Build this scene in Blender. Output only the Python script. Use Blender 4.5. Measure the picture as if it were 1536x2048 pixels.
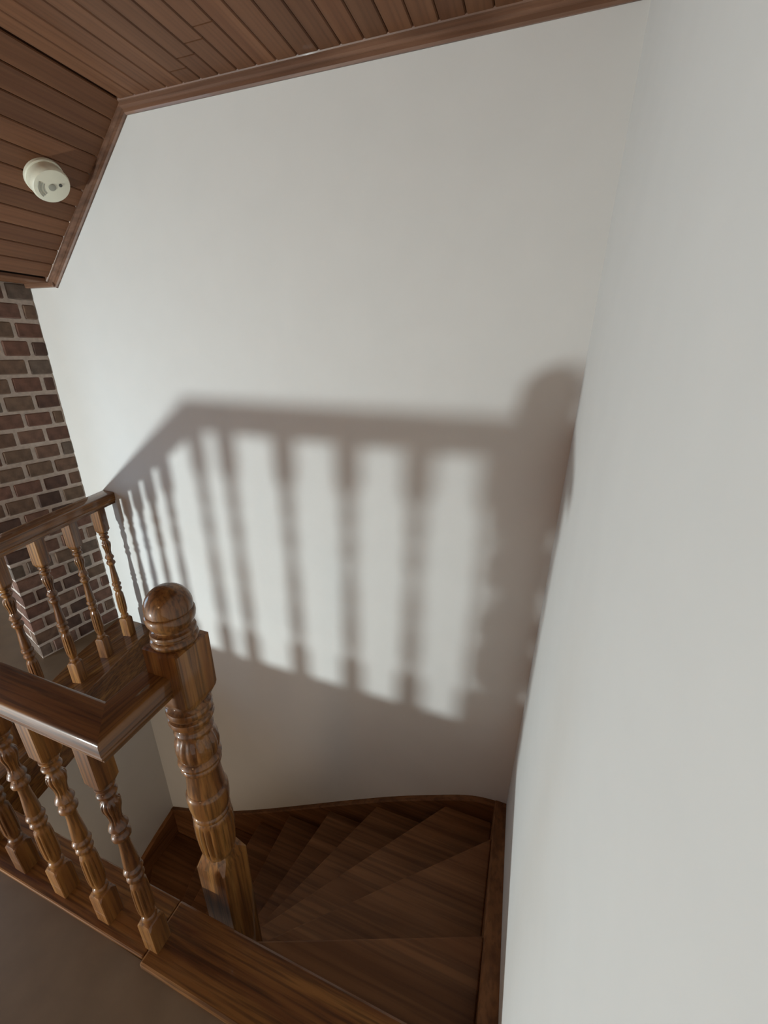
import bpy, bmesh, math, random
from mathutils import Vector, Matrix
random.seed(7)
for o in list(bpy.data.objects):
    bpy.data.objects.remove(o, do_unlink=True)
SC = bpy.context.scene
C = SC.collection
S = 0.66            # metres per survey unit (unit = camera height above the handrail)
ZF = 2.20           # floor lies 2.20 units under the camera

def P(x, y, z):
    return Vector((x * S, y * S, (z + ZF) * S))

# ------------------------------------------------------------------ camera
cam = bpy.data.cameras.new('camera')
cam.sensor_fit = 'VERTICAL'
cam.sensor_height = 36.0
cam.lens = 820.8 / 2048 * 36.0
cam.clip_start = 0.01
camo = bpy.data.objects.new('camera', cam)
C.objects.link(camo)
yaw, pitch, roll = -0.3409, 0.3742, 0.0123
fwd = Vector((math.sin(yaw) * math.cos(pitch), math.cos(yaw) * math.cos(pitch), -math.sin(pitch)))
right = Vector((math.cos(yaw), -math.sin(yaw), 0))
up = right.cross(fwd)
r2 = math.cos(roll) * right + math.sin(roll) * up
u2 = -math.sin(roll) * right + math.cos(roll) * up
M = Matrix((r2, u2, -fwd)).transposed().to_4x4()
M.translation = P(0, 0, 0)
camo.matrix_world = M
SC.camera = camo

# ------------------------------------------------------------------ world, lamps, exposure
w = bpy.data.worlds.new('world')
SC.world = w
w.use_nodes = True
w.node_tree.nodes['Background'].inputs[0].default_value = (0.75, 0.85, 1.0, 1)
w.node_tree.nodes['Background'].inputs[1].default_value = 0.25
SC.view_settings.view_transform = 'Standard'
SC.view_settings.look = 'None'
SC.view_settings.gamma = 1.0
SC.view_settings.use_curve_mapping = False
SC.view_settings.exposure = 0.0

def light(name, kind, loc, energy, color, size=0.1, aim=None, size_y=None):
    l = bpy.data.lights.new(name, kind)
    l.energy = energy
    l.color = color
    if kind == 'AREA':
        l.size = size
        if size_y:
            l.shape = 'RECTANGLE'
            l.size_y = size_y
    else:
        l.shadow_soft_size = size
    o = bpy.data.objects.new(name, l)
    C.objects.link(o)
    o.location = loc
    if aim is not None:
        o.rotation_euler = (Vector(aim) - Vector(loc)).to_track_quat('-Z', 'Y').to_euler()
    return o

# low lamp standing on the landing floor, left of and behind the camera
light('floor_lamp_bulb', 'POINT', P(-3.42, -1.90, -2.125), 292, (0.855, 0.965, 0.985), 0.075)
# added cool area light from the left, tinting the right wall; no window built
light('right_wall_cool_fill', 'AREA', P(-3.8, 0.5, -0.9), 6.0, (0.48, 0.75, 1.0), 0.5, P(0.2, 0.9, -1.2), 0.8)
# added warm fill behind the camera, warms the back wall's shadows; no pendant there
light('warm_ambient_fill', 'POINT', P(-0.9, -3.0, 0.75), 12, (1.0, 0.56, 0.27), 0.2)
# added warm area fill that brightens the lower stairwell wall, not a window
light('lower_wall_fill', 'AREA', P(-2.0, -2.6, -4.4), 9, (1.0, 0.86, 0.72), 1.2, P(-1.8, 2.1, -4.0), 0.9)

# unseen point fill added under the landing to gild the lower treads
light('lower_tread_fill', 'POINT', P(-2.70, 0.1, -4.0), 3.5, (1.0, 0.70, 0.40), 0.08)

# ------------------------------------------------------------------ materials
def nodes(name):
    m = bpy.data.materials.new(name)
    m.use_nodes = True
    nt = m.node_tree
    return m, nt, nt.nodes['Principled BSDF']

def ramp(nt, stops):
    r = nt.nodes.new('ShaderNodeValToRGB')
    e = r.color_ramp.elements
    while len(e) < len(stops):
        e.new(0.5)
    for i, (p, c) in enumerate(stops):
        e[i].position = p
        e[i].color = (*c, 1)
    return r

def wood(name, axis, dark, mid, lite, rough=0.3, coat=0.6, scale=1.0, pore=0.5, bump=0.15, spec=0.5):
    m, nt, b = nodes(name)
    tc = nt.nodes.new('ShaderNodeTexCoord')
    oi = nt.nodes.new('ShaderNodeObjectInfo')
    mp = nt.nodes.new('ShaderNodeMapping')
    sc = [14 * scale] * 3
    sc[axis] = 0.9 * scale
    mp.inputs['Scale'].default_value = sc
    off = nt.nodes.new('ShaderNodeVectorMath')
    off.operation = 'SCALE'
    off.inputs[0].default_value = (17.3, 9.1, 23.7)
    nt.links.new(oi.outputs['Random'], off.inputs['Scale'])
    add = nt.nodes.new('ShaderNodeVectorMath')
    nt.links.new(tc.outputs['Object'], mp.inputs['Vector'])
    nt.links.new(mp.outputs[0], add.inputs[0])
    nt.links.new(off.outputs[0], add.inputs[1])
    n1 = nt.nodes.new('ShaderNodeTexNoise')
    n1.inputs['Scale'].default_value = 1.6
    n1.inputs['Detail'].default_value = 5
    n1.inputs['Distortion'].default_value = 0.6
    nt.links.new(add.outputs[0], n1.inputs['Vector'])
    r = ramp(nt, [(0.30, dark), (0.52, mid), (0.74, lite)])
    nt.links.new(n1.outputs['Fac'], r.inputs['Fac'])
    mp2 = nt.nodes.new('ShaderNodeMapping')
    sc2 = [70 * scale] * 3
    sc2[axis] = 2.2 * scale
    mp2.inputs['Scale'].default_value = sc2
    nt.links.new(tc.outputs['Object'], mp2.inputs['Vector'])
    n2 = nt.nodes.new('ShaderNodeTexNoise')
    n2.inputs['Scale'].default_value = 1.5
    n2.inputs['Detail'].default_value = 3
    nt.links.new(mp2.outputs[0], n2.inputs['Vector'])
    r2_ = ramp(nt, [(0.38, (1 - pore,) * 3), (0.55, (1, 1, 1))])
    nt.links.new(n2.outputs['Fac'], r2_.inputs['Fac'])
    mx = nt.nodes.new('ShaderNodeMix')
    mx.data_type = 'RGBA'
    mx.blend_type = 'MULTIPLY'
    mx.inputs['Factor'].default_value = 1
    nt.links.new(r.outputs[0], mx.inputs['A'])
    nt.links.new(r2_.outputs[0], mx.inputs['B'])
    # each piece its own tone
    hv = nt.nodes.new('ShaderNodeHueSaturation')
    mr = nt.nodes.new('ShaderNodeMapRange')
    mr.inputs['To Min'].default_value = 0.82
    mr.inputs['To Max'].default_value = 1.18
    nt.links.new(oi.outputs['Random'], mr.inputs['Value'])
    nt.links.new(mr.outputs[0], hv.inputs['Value'])
    nt.links.new(mx.outputs['Result'], hv.inputs['Color'])
    nt.links.new(hv.outputs[0], b.inputs['Base Color'])
    b.inputs['Roughness'].default_value = rough
    b.inputs['Coat Weight'].default_value = coat
    b.inputs['Coat Roughness'].default_value = 0.04
    b.inputs['Specular IOR Level'].default_value = spec
    bp = nt.nodes.new('ShaderNodeBump')
    bp.inputs['Strength'].default_value = bump
    bp.inputs['Distance'].default_value = 0.001
    nt.links.new(n2.outputs['Fac'], bp.inputs['Height'])
    nt.links.new(bp.outputs[0], b.inputs['Normal'])
    return m

def plain(name, col, rough=0.6, noise=0.04, scale=30, bump=0.05, coat=0.0, detail=6):
    m, nt, b = nodes(name)
    tc = nt.nodes.new('ShaderNodeTexCoord')
    n = nt.nodes.new('ShaderNodeTexNoise')
    n.inputs['Scale'].default_value = scale
    n.inputs['Detail'].default_value = detail
    nt.links.new(tc.outputs['Object'], n.inputs['Vector'])
    r = ramp(nt, [(0.3, tuple(c * (1 - noise) for c in col)), (0.7, tuple(min(1, c * (1 + noise)) for c in col))])
    nt.links.new(n.outputs['Fac'], r.inputs['Fac'])
    nt.links.new(r.outputs[0], b.inputs['Base Color'])
    b.inputs['Roughness'].default_value = rough
    b.inputs['Coat Weight'].default_value = coat
    bp = nt.nodes.new('ShaderNodeBump')
    bp.inputs['Strength'].default_value = bump
    bp.inputs['Distance'].default_value = 0.002
    nt.links.new(n.outputs['Fac'], bp.inputs['Height'])
    nt.links.new(bp.outputs[0], b.inputs['Normal'])
    return m

OD, OM, OL = (0.095, 0.030, 0.006), (0.185, 0.072, 0.016), (0.275, 0.125, 0.031)
OAK = [wood('varnished_oak_' + 'xyz'[a], a, OD, OM, OL, 0.5, 0.65, 1.25, 0.5, 0.15, 0.22) for a in range(3)]
CD, CM, CL = (0.115, 0.046, 0.021), (0.145, 0.062, 0.029), (0.175, 0.078, 0.038)
PLANK = wood('ceiling_board_wood', 1, CD, CM, CL, 0.55, 0.05, 0.7, 0.2, 0.15, 0.2)
TRIMW = [wood('cornice_wood_' + 'xyz'[a], a, (0.10, 0.045, 0.024), (0.17, 0.085, 0.05), (0.24, 0.13, 0.08), 0.45, 0.2, 0.8, 0.25, 0.15, 0.35) for a in range(3)]
SD, SM, SL = (0.13, 0.050, 0.016), (0.19, 0.078, 0.028), (0.245, 0.108, 0.042)
STAIR = [wood('stair_wood_' + 'xyz'[a], a, SD, SM, SL, 0.55, 0.04, 0.7, 0.3, 0.15, 0.2) for a in range(3)]
WALL = plain('white_wall_paint', (0.665, 0.65, 0.62), 0.85, 0.012, 9, 0.03)
PANEL = wood('wall_panel_wood', 2, (0.13, 0.06, 0.03), (0.19, 0.095, 0.05), (0.25, 0.13, 0.07), 0.5, 0.1, 0.6, 0.2)
FLOORM = plain('grey_brown_floor', (0.15, 0.098, 0.056), 0.55, 0.08, 14, 0.04)
MORTAR = plain('grey_mortar', (0.44, 0.37, 0.32), 0.95, 0.15, 60, 0.5)
PLAST = plain('cream_plastic', (0.66, 0.63, 0.50), 0.4, 0.02, 20, 0.0)
PLASTD = plain('grey_plastic', (0.28, 0.27, 0.22), 0.5, 0.02, 20, 0.0)
DARKM = plain('dark_slot', (0.05, 0.048, 0.04), 0.6, 0.02, 20, 0.0)
TILE = plain('slate_blue_floor', (0.20, 0.22, 0.27), 0.25, 0.1, 6, 0.02)

def brick_mat():
    m, nt, b = nodes('brown_brick')
    oi = nt.nodes.new('ShaderNodeObjectInfo')
    r = ramp(nt, [(0.0, (0.060, 0.034, 0.026)), (0.3, (0.135, 0.066, 0.046)), (0.55, (0.13, 0.086, 0.058)),
                  (0.8, (0.15, 0.074, 0.054)), (1.0, (0.11, 0.092, 0.074))])
    nt.links.new(oi.outputs['Random'], r.inputs['Fac'])
    tc = nt.nodes.new('ShaderNodeTexCoord')
    n = nt.nodes.new('ShaderNodeTexNoise')
    n.inputs['Scale'].default_value = 28
    n.inputs['Detail'].default_value = 8
    nt.links.new(tc.outputs['Object'], n.inputs['Vector'])
    r2_ = ramp(nt, [(0.3, (0.62, 0.6, 0.58)), (0.62, (1.15, 1.12, 1.08)), (0.8, (1.6, 1.6, 1.55))])
    nt.links.new(n.outputs['Fac'], r2_.inputs['Fac'])
    mx = nt.nodes.new('ShaderNodeMix')
    mx.data_type = 'RGBA'
    mx.blend_type = 'MULTIPLY'
    mx.inputs['Factor'].default_value = 1
    nt.links.new(r.outputs[0], mx.inputs['A'])
    nt.links.new(r2_.outputs[0], mx.inputs['B'])
    nt.links.new(mx.outputs['Result'], b.inputs['Base Color'])
    b.inputs['Roughness'].default_value = 0.9
    bp = nt.nodes.new('ShaderNodeBump')
    bp.inputs['Strength'].default_value = 0.6
    bp.inputs['Distance'].default_value = 0.003
    nt.links.new(n.outputs['Fac'], bp.inputs['Height'])
    nt.links.new(bp.outputs[0], b.inputs['Normal'])
    return m
BRICK = brick_mat()

# ------------------------------------------------------------------ helpers
def link(name, me, mat, parent=None, loc=None):
    me.materials.append(mat)
    o = bpy.data.objects.new(name, me)
    C.objects.link(o)
    if parent is not None:
        o.parent = parent
    if loc is not None:
        o.location = loc
    return o

def build(name, bm, mat, parent=None, org=None, smooth=False):
    """verts are world metres; org = world position of the parent's/own origin"""
    bmesh.ops.recalc_face_normals(bm, faces=bm.faces)
    me = bpy.data.meshes.new(name)
    if org is not None:
        bmesh.ops.translate(bm, vec=-Vector(org), verts=bm.verts)
    bm.to_mesh(me)
    bm.free()
    if smooth:
        for p in me.polygons:
            p.use_smooth = True
        try:
            me.set_sharp_from_angle(angle=math.radians(38))
        except Exception:
            pass
    o = link(name, me, mat, parent)
    if parent is None and org is not None:
        o.location = org
    return o

def tag(o, label=None, cat=None, group=None, kind=None):
    if label: o['label'] = label
    if cat: o['category'] = cat
    if group: o['group'] = group
    if kind: o['kind'] = kind
    return o

def thing(name, loc, label, cat, group=None):
    o = bpy.data.objects.new(name, None)
    C.objects.link(o)
    o.location = loc
    o.empty_display_size = 0.1
    return tag(o, label, cat, group)

def prism(bm, poly, z0, z1, bev=0.0):
    """vertical prism of a plan polygon (survey units)"""
    a = [bm.verts.new(P(x, y, z0)) for x, y in poly]
    b = [bm.verts.new(P(x, y, z1)) for x, y in poly]
    n = len(poly)
    f = [bm.faces.new(a), bm.faces.new(b)]
    for i in range(n):
        f.append(bm.faces.new((a[i], a[(i + 1) % n], b[(i + 1) % n], b[i])))
    bmesh.ops.recalc_face_normals(bm, faces=f)
    if bev:
        es = list({e for q in f for e in q.edges})
        bmesh.ops.bevel(bm, geom=es, offset=bev * S, segments=2, profile=0.5, affect='EDGES')
    return bm

def box(bm, x0, x1, y0, y1, z0, z1, bev=0.0):
    return prism(bm, [(x0, y0), (x1, y0), (x1, y1), (x0, y1)], z0, z1, bev)

def loft(bm, rings, close=True, cap=True):
    """rings: list of lists of Vectors (world)"""
    vs = [[bm.verts.new(p) for p in r] for r in rings]
    n = len(vs[0])
    for a, b in zip(vs, vs[1:]):
        for i in range(n if close else n - 1):
            j = (i + 1) % n
            bm.faces.new((a[i], a[j], b[j], b[i]))
    if cap:
        bm.faces.new(vs[0])
        bm.faces.new(vs[-1])
    return vs

def lathe(bm, cx, cy, prof, seg=32, flutes=()):
    rings = []
    for r, z in prof:
        ring = []
        for i in range(seg):
            a = 2 * math.pi * i / seg
            rr = r
            for z0, z1, cnt, dep in flutes:
                if min(z0, z1) < z < max(z0, z1):
                    t = (z - z0) / (z1 - z0)
                    rr = r * (1 - dep * min(1, 6 * t, 6 * (1 - t)) * (abs(math.sin(a * cnt / 2)) ** 0.6 * -1 + 1))
            ring.append(P(cx + rr * math.cos(a), cy + rr * math.sin(a), z))
        rings.append(ring)
    loft(bm, rings)

def sqring(cx, cy, h, c, z, rot=0.0):
    pts = [(h, -h + c), (h, h - c), (h - c, h), (-h + c, h), (-h, h - c), (-h, -h + c), (-h + c, -h), (h - c, -h)]
    cs, sn = math.cos(rot), math.sin(rot)
    return [P(cx + x * cs - y * sn, cy + x * sn + y * cs, z) for x, y in pts]

def sweep(bm, path, section, end0=None, end1=None):
    """path: two plan points + z at each; section: (lateral, up) in survey units; ends: plan direction of the cut (miter)"""
    (x0, y0, z0), (x1, y1, z1) = path
    d = Vector((x1 - x0, y1 - y0))
    d.normalize()
    lat = Vector((-d.y, d.x))
    rings = []
    for (x, y, z), cut in (((x0, y0, z0), end0), ((x1, y1, z1), end1)):
        ring = []
        for l, u in section:
            k = 0.0
            if cut is not None:
                c = Vector(cut).normalized()
                k = l * c.dot(d) / c.dot(lat)
            ring.append(P(x + lat.x * l + d.x * k, y + lat.y * l + d.y * k, z + u))
        rings.append(ring)
    loft(bm, rings)

# ------------------------------------------------------------------ geometry numbers
YW = 2.05          # back wall
XR = 0.180         # right wall
XL = -3.12         # left wall of the stairwell below the landing
XK = -5.4          # knee wall of the landing
YB = -4.4          # wall behind the camera
ZB = -2.19         # top of balustrade base boards
ZFL = -2.205       # landing floor
ZC = 1.131          # ceiling boards
ZLOW = -6.11       # lower storey floor
RISE = 0.28
Cx, Cy = -2.55, 0.555      # balustrade corner
Wx = -2.922                # far handrail meets the wall here
NX, NY, NH = -1.021, 0.82, 0.0725

# ------------------------------------------------------------------ setting
bm = bmesh.new()
box(bm, XK - 0.12, XR + 0.12, YW, YW + 0.12, ZLOW, 1.4)
tag(build('wall_back', bm, WALL), 'tall white wall catching the balustrade shadow', kind='structure')
bm = bmesh.new()
box(bm, XR, XR + 0.12, YB, YW, ZLOW, 1.4)
tag(build('wall_right', bm, WALL), 'white side wall rising beside the stair', kind='structure')
bm = bmesh.new()
box(bm, XL - 0.12, XL, -2.2, YW, ZLOW, -2.5)
tag(build('wall_left', bm, WALL), 'white stairwell wall below the landing', kind='structure')
bm = bmesh.new()
box(bm, XK - 0.12, XK, YB, YW, -2.5, 0.5)
tag(build('wall_knee', bm, PANEL), 'low side wall of the landing under the roof slope', kind='structure')
bm = bmesh.new()
box(bm, XK, XR, YB - 0.12, YB, -2.5, 1.4)
tag(build('wall_rear', bm, PANEL), 'white wall at the rear of the landing', kind='structure')
bm = bmesh.new()
box(bm, XL, XR, -3.1, -3.0, ZLOW, -2.5)
tag(build('wall_lower_rear', bm, WALL), 'white rear wall of the lower storey', kind='structure')
bm = bmesh.new()
box(bm, XL - 0.1, XR, -3.0, YW, ZLOW - 0.1, ZLOW)
tag(build('floor_lower', bm, TILE), 'slate blue floor of the lower storey', kind='structure')
# landing slab: L-shaped around the stairwell
fx = lambda y: Wx + (Cx - Wx) * (YW - y) / (YW - Cy)     # far handrail centre line
bm = bmesh.new()
L = [(XK, YB), (XR, YB), (XR, 0.47), (Cx + 0.07, 0.50), (fx(YW) + 0.07, YW), (XK, YW)]
prism(bm, L, -2.52, ZFL)
tag(build('floor', bm, FLOORM), 'plain grey brown landing floor', kind='structure')

# ------------------------------------------------------------------ ceiling with boards
bm = bmesh.new()
SLX, SLZ = -2.95, 0.377        # foot of the slope
BX = -2.122                   # bend
v = [P(XR, YB, ZC + .03), P(BX, YB, ZC + .03), P(SLX - .02, YB, SLZ + .02), P(XK, YB, SLZ + .02),
     P(XK, YB, SLZ + .12), P(SLX - .05, YB, SLZ + .12), P(BX - .03, YB, ZC + .12), P(XR, YB, ZC + .12)]
loft(bm, [v, [p + Vector((0, (YW - YB) * S, 0)) for p in v]])
ceil = tag(build('ceiling', bm, plain('ceiling_gap_wood', (0.03, 0.015, 0.008), 0.8)), 'wooden board ceiling bending down into a slope', kind='structure')

def plank(p0, p1, y0, y1, nrm, th=0.03, gap=0.0012, ch=0.0045):
    """board between two section points (x,z); nrm points out of the room"""
    d = Vector((p1[0] - p0[0], p1[1] - p0[1]))
    w_ = d.length
    d.normalize()
    sec = [(gap, th), (gap, ch), (gap + ch, 0), (w_ - gap - ch, 0), (w_ - gap, ch), (w_ - gap, th)]
    bm = bmesh.new()
    rings = []
    for y in (y0 + 0.003, y1 - 0.003):
        rings.append([P(p0[0] + d.x * a + nrm[0] * b, y, p0[1] + d.y * a + nrm[1] * b) for a, b in sec])
    loft(bm, rings)
    c = P((p0[0] + p1[0]) / 2, 0, (p0[1] + p1[1]) / 2)
    o = build('plank', bm, PLANK, None, c)
    o.parent = ceil
    return o
PW = 0.0994
joint = {4: 1.924, 5: 1.864, 6: 1.802, 7: 1.740}
n = int((XR - BX) / PW) + 1
for i in range(n):
    x0 = BX + i * PW + 0.012
    x1 = min(x0 + PW, XR)
    ys = [YB, random.uniform(-2.5, 0.6), YW]
    if i in joint:
        ys = [YB, -0.6 + 0.2 * (i % 3), joint[i], YW]
    for a, b in zip(ys, ys[1:]):
        plank((x0, ZC), (x1, ZC), a, b, (0, 1))
sl = Vector((SLX - BX, SLZ - ZC))
sl_len = sl.length
sl.normalize()
ns = int(sl_len / PW) + 1
for i in range(ns):
    a0, a1 = i * PW, min((i + 1) * PW, sl_len)
    if a1 - a0 < 0.03:
        continue
    ys = [YB, random.uniform(-2.0, 0.4), YW]
    for a, b in zip(ys, ys[1:]):
        plank((BX + sl.x * a0, ZC + sl.y * a0), (BX + sl.x * a1, ZC + sl.y * a1), a, b, (sl.y, -sl.x))
# soffit boards beside the foot of the slope
for i in range(21):
    x1 = SLX - i * 0.117
    plank((x1, SLZ - 0.005), (x1 - 0.117, SLZ - 0.005), YB, YW, (0, 1), 0.02)

# cornice mouldings
PROF = [(0, 0.04), (0, -0.045), (0.010, -0.047), (0.016, -0.040), (0.017, -0.026), (0.022, -0.024), (0.030, -0.018),
        (0.032, -0.006), (0.040, -0.004), (0.044, 0.002), (0.044, 0.04)]
def cornice(name, p0, p1, up_, mat, lab):
    bm = bmesh.new()
    rings = []
    for p, k in ((p0, 1), (p1, 1)):
        rings.append([P(p[0] + up_[0] * (h - 0.0), YW - d, p[1] + up_[1] * h) for d, h in PROF])
    loft(bm, rings)
    o = build(name, bm, mat, None, P(p0[0], YW, p0[1]), smooth=False)
    return tag(o, lab, kind='structure')
cornice('trim_1', (BX - 0.02, ZC + 0.0), (XR, ZC + 0.0), (0, 1), TRIMW[0], 'brown moulding along the top of the white wall')
# slope piece lies along its own axis so that the grain follows it
o = cornice('trim_2', (BX - 0.005, ZC + 0.01), (SLX + 0.0, SLZ - 0.0), (-sl.y, sl.x) if -sl.y * 0 + sl.x > 0 else (sl.y, -sl.x), TRIMW[0], 'brown moulding following the roof slope')
bm = bmesh.new()
box(bm, -3.19, SLX + 0.03, YW - 0.03, YW, SLZ - 0.03, SLZ + 0.02, 0.006)
tag(build('trim_3', bm, TRIMW[0]), 'short brown moulding above the brick pier', kind='structure')

# ------------------------------------------------------------------ brick pier
PX, PY0 = -3.177, 1.475
pier = thing('brick_pier', P(PX - 0.14, 1.8, ZFL), 'brown brick pier with grey mortar joints beside the white wall', 'brick pier')
po = pier.location.copy()
bm = bmesh.new()
sk0 = 0.13 * (YW - PY0)
prism(bm, [(PX - 0.29 - sk0, PY0 + 0.08), (PX - 0.006 - sk0, PY0 + 0.006), (PX - 0.006, YW), (PX - 0.29, YW)], ZFL, SLZ)
build('mortar', bm, MORTAR, pier, po)
NC = 23
skew = lambda x, y: x - 0.13 * (YW - y)
CH = (SLZ - ZFL) / NC
sk = 0.25                                # skew of the near face
def brick(poly, z0, z1):
    bm = bmesh.new()
    j = lambda: random.uniform(-0.0035, 0.0035)
    poly = [(skew(x, y) + j(), y + j()) for x, y in poly]
    prism(bm, poly, z0 + j(), z1 + j())
    es = [e for e in bm.edges]
    bmesh.ops.bevel(bm, geom=es, offset=0.006 * S, segments=1, affect='EDGES')
    c = sum((v.co for v in bm.verts), Vector()) / len(bm.verts)
    o = build('brick', bm, BRICK, None, c)
    o.parent = pier
    o.location = c - po
ny = lambda x: PY0 + (PX - x) * sk       # near face y at x
for r in range(NC):
    z0 = ZFL + r * CH + 0.011
    z1 = z0 + CH - 0.022
    if r % 2:
        dx, first = 0.115, 0.145
        brick([(PX, ny(PX)), (PX, PY0 + first), (PX - dx, PY0 + first), (PX - dx, ny(PX - dx))], z0, z1)
        xa = PX - dx - 0.018
        brick([(xa, ny(xa)), (xa, ny(xa) + 0.1), (PX - 0.31, ny(PX - 0.31) + 0.1), (PX - 0.31, ny(PX - 0.31))], z0, z1)
    else:
        dx, first = 0.285, 0.062
        brick([(PX, ny(PX)), (PX, PY0 + first + 0.012), (PX - 0.1, PY0 + first + .05), (PX - dx, ny(PX - dx) + 0.06), (PX - dx, ny(PX - dx))], z0, z1)
        first += 0.012
    y = PY0 + first + 0.021
    while y < YW - 0.012:
        y1 = min(y + 0.150 + random.uniform(-0.008, 0.008), YW - 0.002)
        if YW - y1 < 0.03:
            y1 = min(y1, YW - 0.002)
        brick([(PX, y), (PX, y1), (PX - 0.08, y1), (PX - 0.08, y)], z0, z1)
        y = y1 + 0.021

# ------------------------------------------------------------------ smoke detector on the slope
nrm = Vector((-sl.y, 0, sl.x)) if (-sl.y) * 1 > 0 else Vector((sl.y, 0, -sl.x))   # into the room
if nrm.z > 0:
    nrm = -nrm
T1 = Vector((sl.x, 0, sl.y))
T2 = Vector((0, 1, 0))
DC = Vector((-2.485, 1.811, 0))
DC.z = ZC + (DC.x - BX) * (SLZ - ZC) / (SLX - BX)
det = thing('smoke_detector', P(*DC), 'round cream smoke detector on the sloping board ceiling', 'smoke detector')
def disc(name, prof, mat, parent, seg=40, c=(0, 0), org=None):
    bm = bmesh.new()
    rings = []
    for r, h in prof:
        rings.append([(T1 * (c[0] + r * math.cos(2 * math.pi * i / seg)) + T2 * (c[1] + r * math.sin(2 * math.pi * i / seg)) + nrm * h) * S for i in range(seg)])
    loft(bm, rings)
    return build(name, bm, mat, parent, None, smooth=True)
R0 = 0.092
disc('mounting_base', [(R0, 0), (R0, 0.012), (R0 - 0.004, 0.016), (R0 - 0.02, 0.016)], PLAST, det)
cov = disc('cover', [(R0 - 0.006, 0.016), (R0 - 0.003, 0.04), (R0 - 0.002, 0.056), (R0 - 0.008, 0.065), (R0 - 0.04, 0.070), (0.004, 0.072)], PLAST, det)
disc('test_button', [(0.017, 0.068), (0.017, 0.0745), (0.014, 0.0755), (0.002, 0.0755)], PLASTD, det, 24, (0.0, -0.005))
disc('indicator', [(0.008, 0.068), (0.008, 0.0735), (0.002, 0.0735)], DARKM, det, 16, (-0.024, 0.028))
def arc_slot(rad, a0, a1, wd=0.0035):
    bm = bmesh.new()
    rings = []
    for i in range(13):
        a = a0 + (a1 - a0) * i / 12
        d = T1 * math.cos(a) + T2 * math.sin(a)
        rings.append([(d * (rad - wd) + nrm * 0.066) * S, (d * (rad + wd) + nrm * 0.066) * S, (d * (rad + wd) + nrm * 0.0722) * S, (d * (rad - wd) + nrm * 0.0722) * S])
    loft(bm, rings)
    build('grille_slot', bm, PLASTD, det)
for k in range(3):
    arc_slot(0.044 + 0.011 * k, math.radians(-95), math.radians(-25), 0.002)

# ------------------------------------------------------------------ handrail section
HW = 0.060
RT, RB = -1.0, -1.085
sec = [(-HW + 0.010, RB), (-HW + 0.010, RB + 0.014), (-HW + 0.003, RB + 0.019), (-HW + 0.001, RB + 0.026), (-HW + 0.004, RB + 0.031), (-HW, RB + 0.036),
       (-HW, RT - 0.010), (-HW + 0.002, RT - 0.005), (-HW + 0.006, RT - 0.0018), (-HW + 0.013, RT)]
SEC = sec + [(-l, u) for l, u in reversed(sec)]

def baluster_mesh():
    bm = bmesh.new()
    h, c = 0.0335, 0.003
    loft(bm, [sqring(0, 0, 0.020, 0.010, -1.282), sqring(0, 0, 0.029, 0.010, -1.272), sqring(0, 0, h, c, -1.255), sqring(0, 0, h, c, RB + 0.004)])
    loft(bm, [sqring(0, 0, h, c, ZB), sqring(0, 0, h, c, -2.040), sqring(0, 0, 0.029, 0.010, -2.026), sqring(0, 0, 0.018, 0.009, -2.018)])
    pr = [(0.018, -1.270), (0.022, -1.276), (0.029, -1.282), (0.030, -1.288), (0.027, -1.296), (0.021, -1.301), (0.021, -1.306), (0.027, -1.311),
          (0.030, -1.318), (0.029, -1.325), (0.022, -1.333), (0.019, -1.341), (0.021, -1.349), (0.0285, -1.362), (0.030, -1.376), (0.028, -1.392), (0.023, -1.412),
          (0.020, -1.432), (0.0195, -1.448), (0.0215, -1.462), (0.0275, -1.474), (0.030, -1.484), (0.026, -1.493), (0.020, -1.499), (0.020, -1.510),
          (0.026, -1.516), (0.030, -1.526), (0.029, -1.536), (0.022, -1.545), (0.0175, -1.556), (0.0185, -1.59), (0.0215, -1.63), (0.0245, -1.67), (0.0255, -1.69),
          (0.022, -1.700), (0.029, -1.708), (0.0315, -1.717), (0.029, -1.726), (0.022, -1.734), (0.022, -1.742), (0.028, -1.750), (0.0295, -1.758), (0.026, -1.768),
          (0.0205, -1.776), (0.0205, -1.788), (0.027, -1.800), (0.029, -1.83), (0.030, -1.87), (0.0302, -1.91), (0.029, -1.95), (0.025, -1.975),
          (0.020, -1.986), (0.020, -1.993), (0.026, -2.000), (0.027, -2.010), (0.023, -2.020), (0.018, -2.030)]
    # finer rings through the reeded stretches
    out = []
    for (r0, z0), (r1, z1) in zip(pr, pr[1:]):
        m_ = 3 if (-1.47 < z0 < -1.34 or -1.96 < z0 < -1.79) else 1
        for k in range(m_):
            t = k / m_
            out.append((r0 + (r1 - r0) * t, z0 + (z1 - z0) * t))
    out.append(pr[-1])
    lathe(bm, 0, 0, out, 48, [(-1.345, -1.462, 12, 0.16), (-1.792, -1.972, 12, 0.14)])
    bmesh.ops.translate(bm, vec=-P(0, 0, ZB), verts=bm.verts)
    bmesh.ops.recalc_face_normals(bm, faces=bm.faces)
    me = bpy.data.meshes.new('baluster')
    bm.to_mesh(me)
    bm.free()
    for p in me.polygons:
        p.use_smooth = True
    me.set_sharp_from_angle(angle=math.radians(35))
    me.materials.append(OAK[2])
    return me
BAL = baluster_mesh()

def put_baluster(parent, x, y, rot):
    o = bpy.data.objects.new('baluster', BAL)
    C.objects.link(o)
    o.parent = parent
    o.location = P(x, y, ZB) - parent.location
    o.rotation_euler = (0, 0, rot)
    return o

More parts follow.
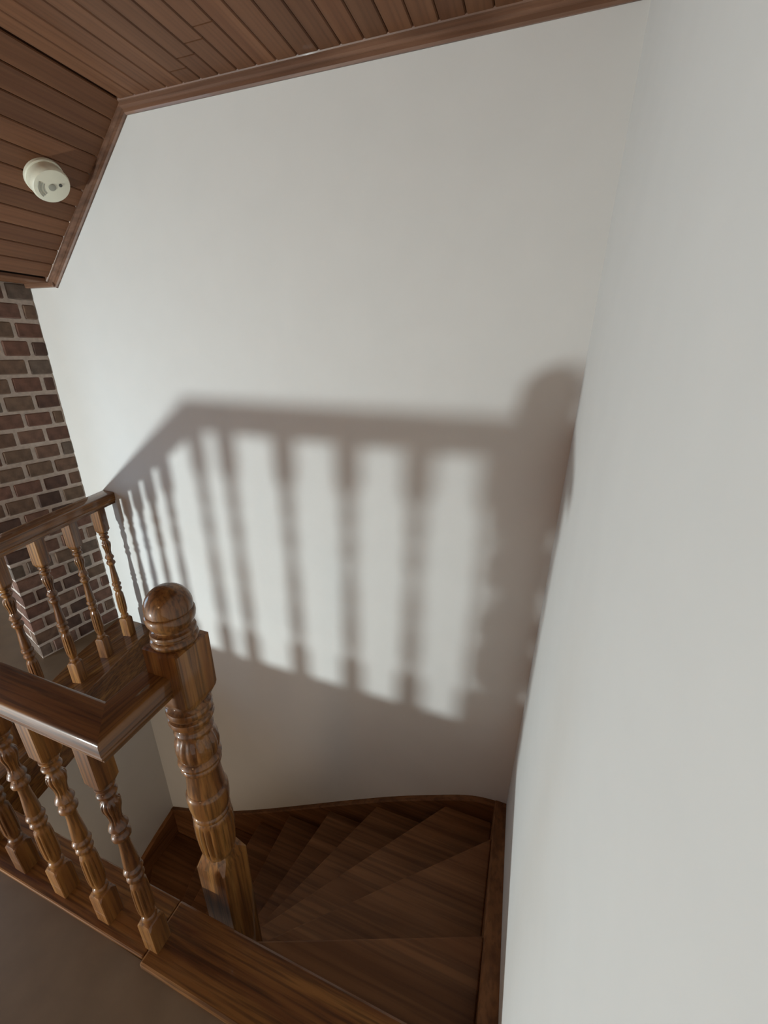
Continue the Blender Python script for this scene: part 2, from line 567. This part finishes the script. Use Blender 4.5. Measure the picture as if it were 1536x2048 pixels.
def rail(name, parent, a, b, e0, e1):
    """handrail in its own local frame: x along the rail"""
    bm = bmesh.new()
    sweep(bm, ((a[0], a[1], 0), (b[0], b[1], 0)), SEC, e0, e1)
    bmesh.ops.recalc_face_normals(bm, faces=bm.faces)
    ang = math.atan2(b[1] - a[1], b[0] - a[0])
    mid = P((a[0] + b[0]) / 2, (a[1] + b[1]) / 2, RT)
    Mx = Matrix.Translation(mid) @ Matrix.Rotation(ang, 4, 'Z')
    bm.transform(Mx.inverted())
    me = bpy.data.meshes.new(name)
    bm.to_mesh(me)
    bm.free()
    for p in me.polygons:
        p.use_smooth = True
    me.set_sharp_from_angle(angle=math.radians(30))
    o = link(name, me, OAK[0], parent)
    o.location = mid - parent.location
    o.rotation_euler = (0, 0, ang)
    return o

def miter(d0, d1):
    a = Vector(d0).normalized()
    b = Vector(d1).normalized()
    s = a + b
    return (-s.y, s.x)

# ---- near balustrade: long rail, short return to the newel
SXr = -1.050
dir_far = (Wx - Cx, YW - Cy)
m_corner = miter((-dir_far[0], -dir_far[1]), (1, 0))
m_turn = miter((1, 0), (0, 1))
near = thing('balustrade', P(-1.8, Cy, ZB), 'glossy oak balustrade along the landing edge ending at the newel post', 'balustrade')
rail('handrail', near, (Cx, Cy), (SXr, Cy), m_corner, m_turn)
o = rail('handrail', near, (SXr, Cy), (SXr - 0.005, NY - NH - 0.001), m_turn, None)
o['label'] = 'short handrail return mitred into the newel post'
k = 0
x = -1.122
while x > Cx + 0.10:
    put_baluster(near, x, Cy - 0.008, 0)
    x -= 0.256
put_baluster(near, Cx + 0.005, Cy, 0)
bm = bmesh.new()
prism(bm, [(Cx - 0.10, 0.487), (-1.14, 0.487), (-1.14, 0.68), (Cx - 0.14, 0.68)], -2.235, ZB, 0.006)
build('base_board', bm, OAK[0], near, near.location)

# ---- far balustrade up to the wall
far = thing('balustrade', P((Wx + Cx) / 2, (YW + Cy) / 2, ZB), 'oak balustrade meeting the white wall beside the brick pier', 'balustrade')
rail('handrail', far, (Wx, YW - 0.002), (Cx, Cy), (1, 0), m_corner)
dl = math.hypot(*dir_far)
ux, uy = -dir_far[0] / dl, -dir_far[1] / dl
ang = math.atan2(uy, ux) + math.pi / 2
t = 0.140
while t < dl - 0.15:
    put_baluster(far, Wx + ux * t, YW + uy * t, ang)
    t += 0.256
bm = bmesh.new()
lx, ly = -uy, ux      # points to the stairwell
if lx < 0: lx, ly = -lx, -ly
A = (Wx, YW)
q = lambda p, s: (p[0] + lx * s, p[1] + ly * s)
prism(bm, [(fx(YW) + 0.135, YW - 0.001), (Cx + 0.10, 0.682), (Cx - 0.14, 0.682), (fx(1.6) - 0.235, 1.6), (fx(YW) - 0.24, YW - 0.001)], -2.235, ZB, 0.006)
build('base_board', bm, OAK[1], far, far.location)
bm = bmesh.new()
prism(bm, [(fx(YW) + 0.115, YW - 0.001), (Cx + 0.09, 0.685), (Cx + 0.05, 0.685), (fx(YW) + 0.075, YW - 0.001)], -2.55, -2.236, 0.004)
build('fascia', bm, OAK[1], far, far.location)
bm = bmesh.new()
prism(bm, [(fx(YW) + 0.130, YW - 0.001), (Cx + 0.10, 0.685), (Cx + 0.08, 0.685), (fx(YW) + 0.11, YW - 0.001)], -2.285, -2.236, 0.006)
build('moulding', bm, OAK[1], far, far.location)

# ------------------------------------------------------------------ newel post
newel = thing('newel_post', P(NX, NY, -3.0), 'thick turned oak newel post with a ball finial', 'newel post')
no = newel.location.copy()
bm = bmesh.new()
h, c = NH, 0.004
loft(bm, [sqring(NX, NY, 0.050, 0.024, -1.172), sqring(NX, NY, 0.064, 0.024, -1.150), sqring(NX, NY, h, 0.010, -1.122), sqring(NX, NY, h, c, -1.11), sqring(NX, NY, h, c, -0.906), sqring(NX, NY, h - 0.006, c, -0.900)])
loft(bm, [sqring(NX, NY, h, c, -3.0), sqring(NX, NY, h, c, -2.060), sqring(NX, NY, h - 0.004, 0.008, -2.045), sqring(NX, NY, 0.060, 0.024, -2.005), sqring(NX, NY, 0.050, 0.022, -1.985)])
pr = [(0.050, -1.15), (0.060, -1.165), (0.069, -1.172), (0.0715, -1.185), (0.069, -1.198), (0.061, -1.204), (0.061, -1.210), (0.069, -1.216), (0.0715, -1.230), (0.067, -1.244),
      (0.059, -1.254), (0.056, -1.268), (0.061, -1.276), (0.063, -1.284), (0.060, -1.292), (0.056, -1.300), (0.058, -1.310), (0.065, -1.328), (0.070, -1.350), (0.0715, -1.370), (0.069, -1.395), (0.064, -1.412),
      (0.060, -1.418), (0.067, -1.424), (0.0715, -1.434), (0.069, -1.446), (0.062, -1.451), (0.066, -1.457), (0.068, -1.466), (0.065, -1.476), (0.058, -1.483),
      (0.0585, -1.52), (0.061, -1.56), (0.064, -1.588), (0.065, -1.594), (0.060, -1.600), (0.068, -1.606), (0.0715, -1.618), (0.072, -1.640), (0.0715, -1.668), (0.068, -1.700), (0.065, -1.716),
      (0.061, -1.722), (0.065, -1.728), (0.067, -1.736), (0.065, -1.744), (0.061, -1.750), (0.067, -1.762), (0.070, -1.80), (0.070, -1.86), (0.067, -1.92), (0.062, -1.965), (0.056, -1.985), (0.052, -2.01)]
out = []
for (r0, z0), (r1, z1) in zip(pr, pr[1:]):
    m_ = 4 if (-1.41 < z0 < -1.30 or -1.97 < z0 < -1.75) else 1
    for k in range(m_):
        t = k / m_
        out.append((r0 + (r1 - r0) * t, z0 + (z1 - z0) * t))
out.append(pr[-1])
out = [(r * 1.09, z) for r, z in out]
lathe(bm, NX, NY, out, 72, [(-1.303, -1.412, 14, 0.10), (-1.755, -1.975, 18, 0.09)])
build('post', bm, OAK[2], newel, no, smooth=True)
bm = bmesh.new()
pr = [(0.066, -0.902), (0.072, -0.897), (0.0745, -0.888), (0.072, -0.878), (0.066, -0.873), (0.066, -0.870), (0.070, -0.866), (0.0715, -0.859), (0.069, -0.852), (0.062, -0.848), (0.058, -0.843), (0.060, -0.838),
      (0.068, -0.828), (0.074, -0.814), (0.0765, -0.800), (0.076, -0.790), (0.0735, -0.784), (0.070, -0.782), (0.0705, -0.779)]
for i in range(0, 14):
    a = math.radians(-8 + i * 98 / 13.0)
    pr.append((max(0.002, 0.0725 * math.cos(a)), -0.768 + 0.0725 * math.sin(a)))
lathe(bm, NX, NY, pr, 56)
build('finial', bm, OAK[2], newel, no, smooth=True)

# ------------------------------------------------------------------ staircase
stairs = thing('staircase', P(-1.5, 1.4, ZLOW), 'dark wooden winding staircase descending along the white walls', 'staircase')
so = stairs.location.copy()
SKT = 0.036     # string thickness
SKR = 0.075
xr, yw, xl = XR - SKR, YW - SKT, XL + SKT
OUT = [(xr, 0.655), (xr, 1.136), (xr, 1.736), (-0.22, yw), (-0.741, yw), (-1.16, yw), (-1.575, yw), (-1.912, yw), (-2.25, yw), (-2.60, yw),
       (xl, 1.66), (xl, 1.18), (xl, 0.78), (xl, 0.44)]
INN = [(-0.935, 0.655), (-0.86, 0.765), (-0.90, 0.880), (-1.12, 0.93), (-1.25, 0.93), (-1.375, 0.93), (-1.56, 0.93), (-1.912, 0.93), (-2.16, 0.93), (-2.28, 0.93),
       (-2.38, 0.84), (-2.38, 0.72), (-2.38, 0.58), (-2.38, 0.40)]
def toward(p, q_, d):
    a, b = Vector(p), Vector(q_)
    return a + (b - a).normalized() * d
for kk in range(1, 14):
    z = -2.19 - RISE * kk
    a, b, c_, d_ = INN[kk - 1], OUT[kk - 1], OUT[kk], INN[kk]
    poly = [a, b]
    if kk == 3: poly.append((xr, yw))
    if kk == 10: poly.append((xl, yw))
    poly += [c_, d_]
    bm = bmesh.new()
    prism(bm, poly, z - 0.05, z, 0.008)
    build('tread', bm, STAIR[0] if 3 < kk < 10 else STAIR[0], stairs, so)
    # riser beneath the far edge of this tread
    back = Vector((a[0] + b[0] - c_[0] - d_[0], a[1] + b[1] - c_[1] - d_[1])).normalized() * 0.03
    bm = bmesh.new()
    prism(bm, [(d_[0] + back.x, d_[1] + back.y), (c_[0] + back.x, c_[1] + back.y), (c_[0] + 2 * back.x, c_[1] + 2 * back.y), (d_[0] + 2 * back.x, d_[1] + 2 * back.y)], z - RISE + 0.001, z - 0.05)
    build('riser', bm, STAIR[0], stairs, so)
bm = bmesh.new()
prism(bm, [(-0.92, 0.625), (xr, 0.625), (xr, 0.655), (-0.92, 0.655)], -2.469, -2.236)
build('riser', bm, STAIR[0], stairs, so)
# landing nosing
bm = bmesh.new()
prism(bm, [(-1.138, 0.468), (XR - 0.003, 0.458), (XR - 0.003, 0.68), (-1.138, 0.68)], -2.240, ZB + 0.004, 0.010)
build('landing_nosing', bm, OAK[0], stairs, so)

def string_board(name, pts, n_in, mat, depth=0.5, thick=SKT, cap=0.0):
    """pts: (x,y,z_top) along the wall; n_in: unit plan vector into the room"""
    bm = bmesh.new()
    rings = []
    for x, y, z in pts:
        rings.append([P(x, y, z - depth), P(x, y, z), P(x + n_in[0] * (thick - 0.008), y + n_in[1] * (thick - 0.008), z), P(x + n_in[0] * thick, y + n_in[1] * thick, z - 0.010), P(x + n_in[0] * thick, y + n_in[1] * thick, z - depth)])
    loft(bm, rings)
    return build(name, bm, mat, stairs, so)
def smoothpts(pts, n_=6):
    out = []
    m_ = len(pts)
    for i in range(m_ - 1):
        p0 = Vector(pts[max(i - 1, 0)]); p1 = Vector(pts[i]); p2 = Vector(pts[i + 1]); p3 = Vector(pts[min(i + 2, m_ - 1)])
        for k in range(n_):
            t = k / n_
            out.append(tuple(0.5 * ((2 * p1) + (p2 - p0) * t + (2 * p0 - 5 * p1 + 4 * p2 - p3) * t * t + (3 * p1 - p0 - 3 * p2 + p3) * t ** 3)))
    out.append(tuple(pts[-1]))
    return out
e = 0.0005
string_board('wall_string', smoothpts([(XR - e, 0.69, -2.25), (XR - e, 0.82, -2.32), (XR - e, 1.32, -2.54), (XR - e, 1.74, -2.72), (XR - e, YW - e, -2.85)]), (-1, 0), STAIR[1], 0.6, SKR)
string_board('wall_string', smoothpts([(XR - e, YW - e, -2.85), (-0.05, YW - e, -2.885), (-0.342, YW - e, -3.03), (-0.635, YW - e, -3.197), (-0.992, YW - e, -3.425), (-2.248, YW - e, -4.24), (XL + e, YW - e, -4.64)]), (0, -1), STAIR[0], 0.75)
string_board('wall_string', smoothpts([(XL + e, YW - e, -4.64), (XL + e, 1.63, -4.765), (XL + e, 1.27, -4.98), (XL + e, 0.87, -5.28), (XL + e, 0.3, -5.72)]), (1, 0), STAIR[1], 0.42)
# inner string from the newel post, turning down the lower flight
string_board('inner_string', smoothpts([(-1.097, 0.86, -2.55), (-1.3, 0.86, -3.10), (-1.6, 0.86, -3.62), (-2.0, 0.86, -4.04), (-2.31, 0.86, -4.40)]), (0, 1), STAIR[0], 0.62, 0.075)
string_board('inner_string', smoothpts([(-2.31, 0.90, -4.40), (-2.31, 0.6, -5.1), (-2.31, 0.2, -5.7)]), (-1, 0), STAIR[1], 0.38, 0.07)
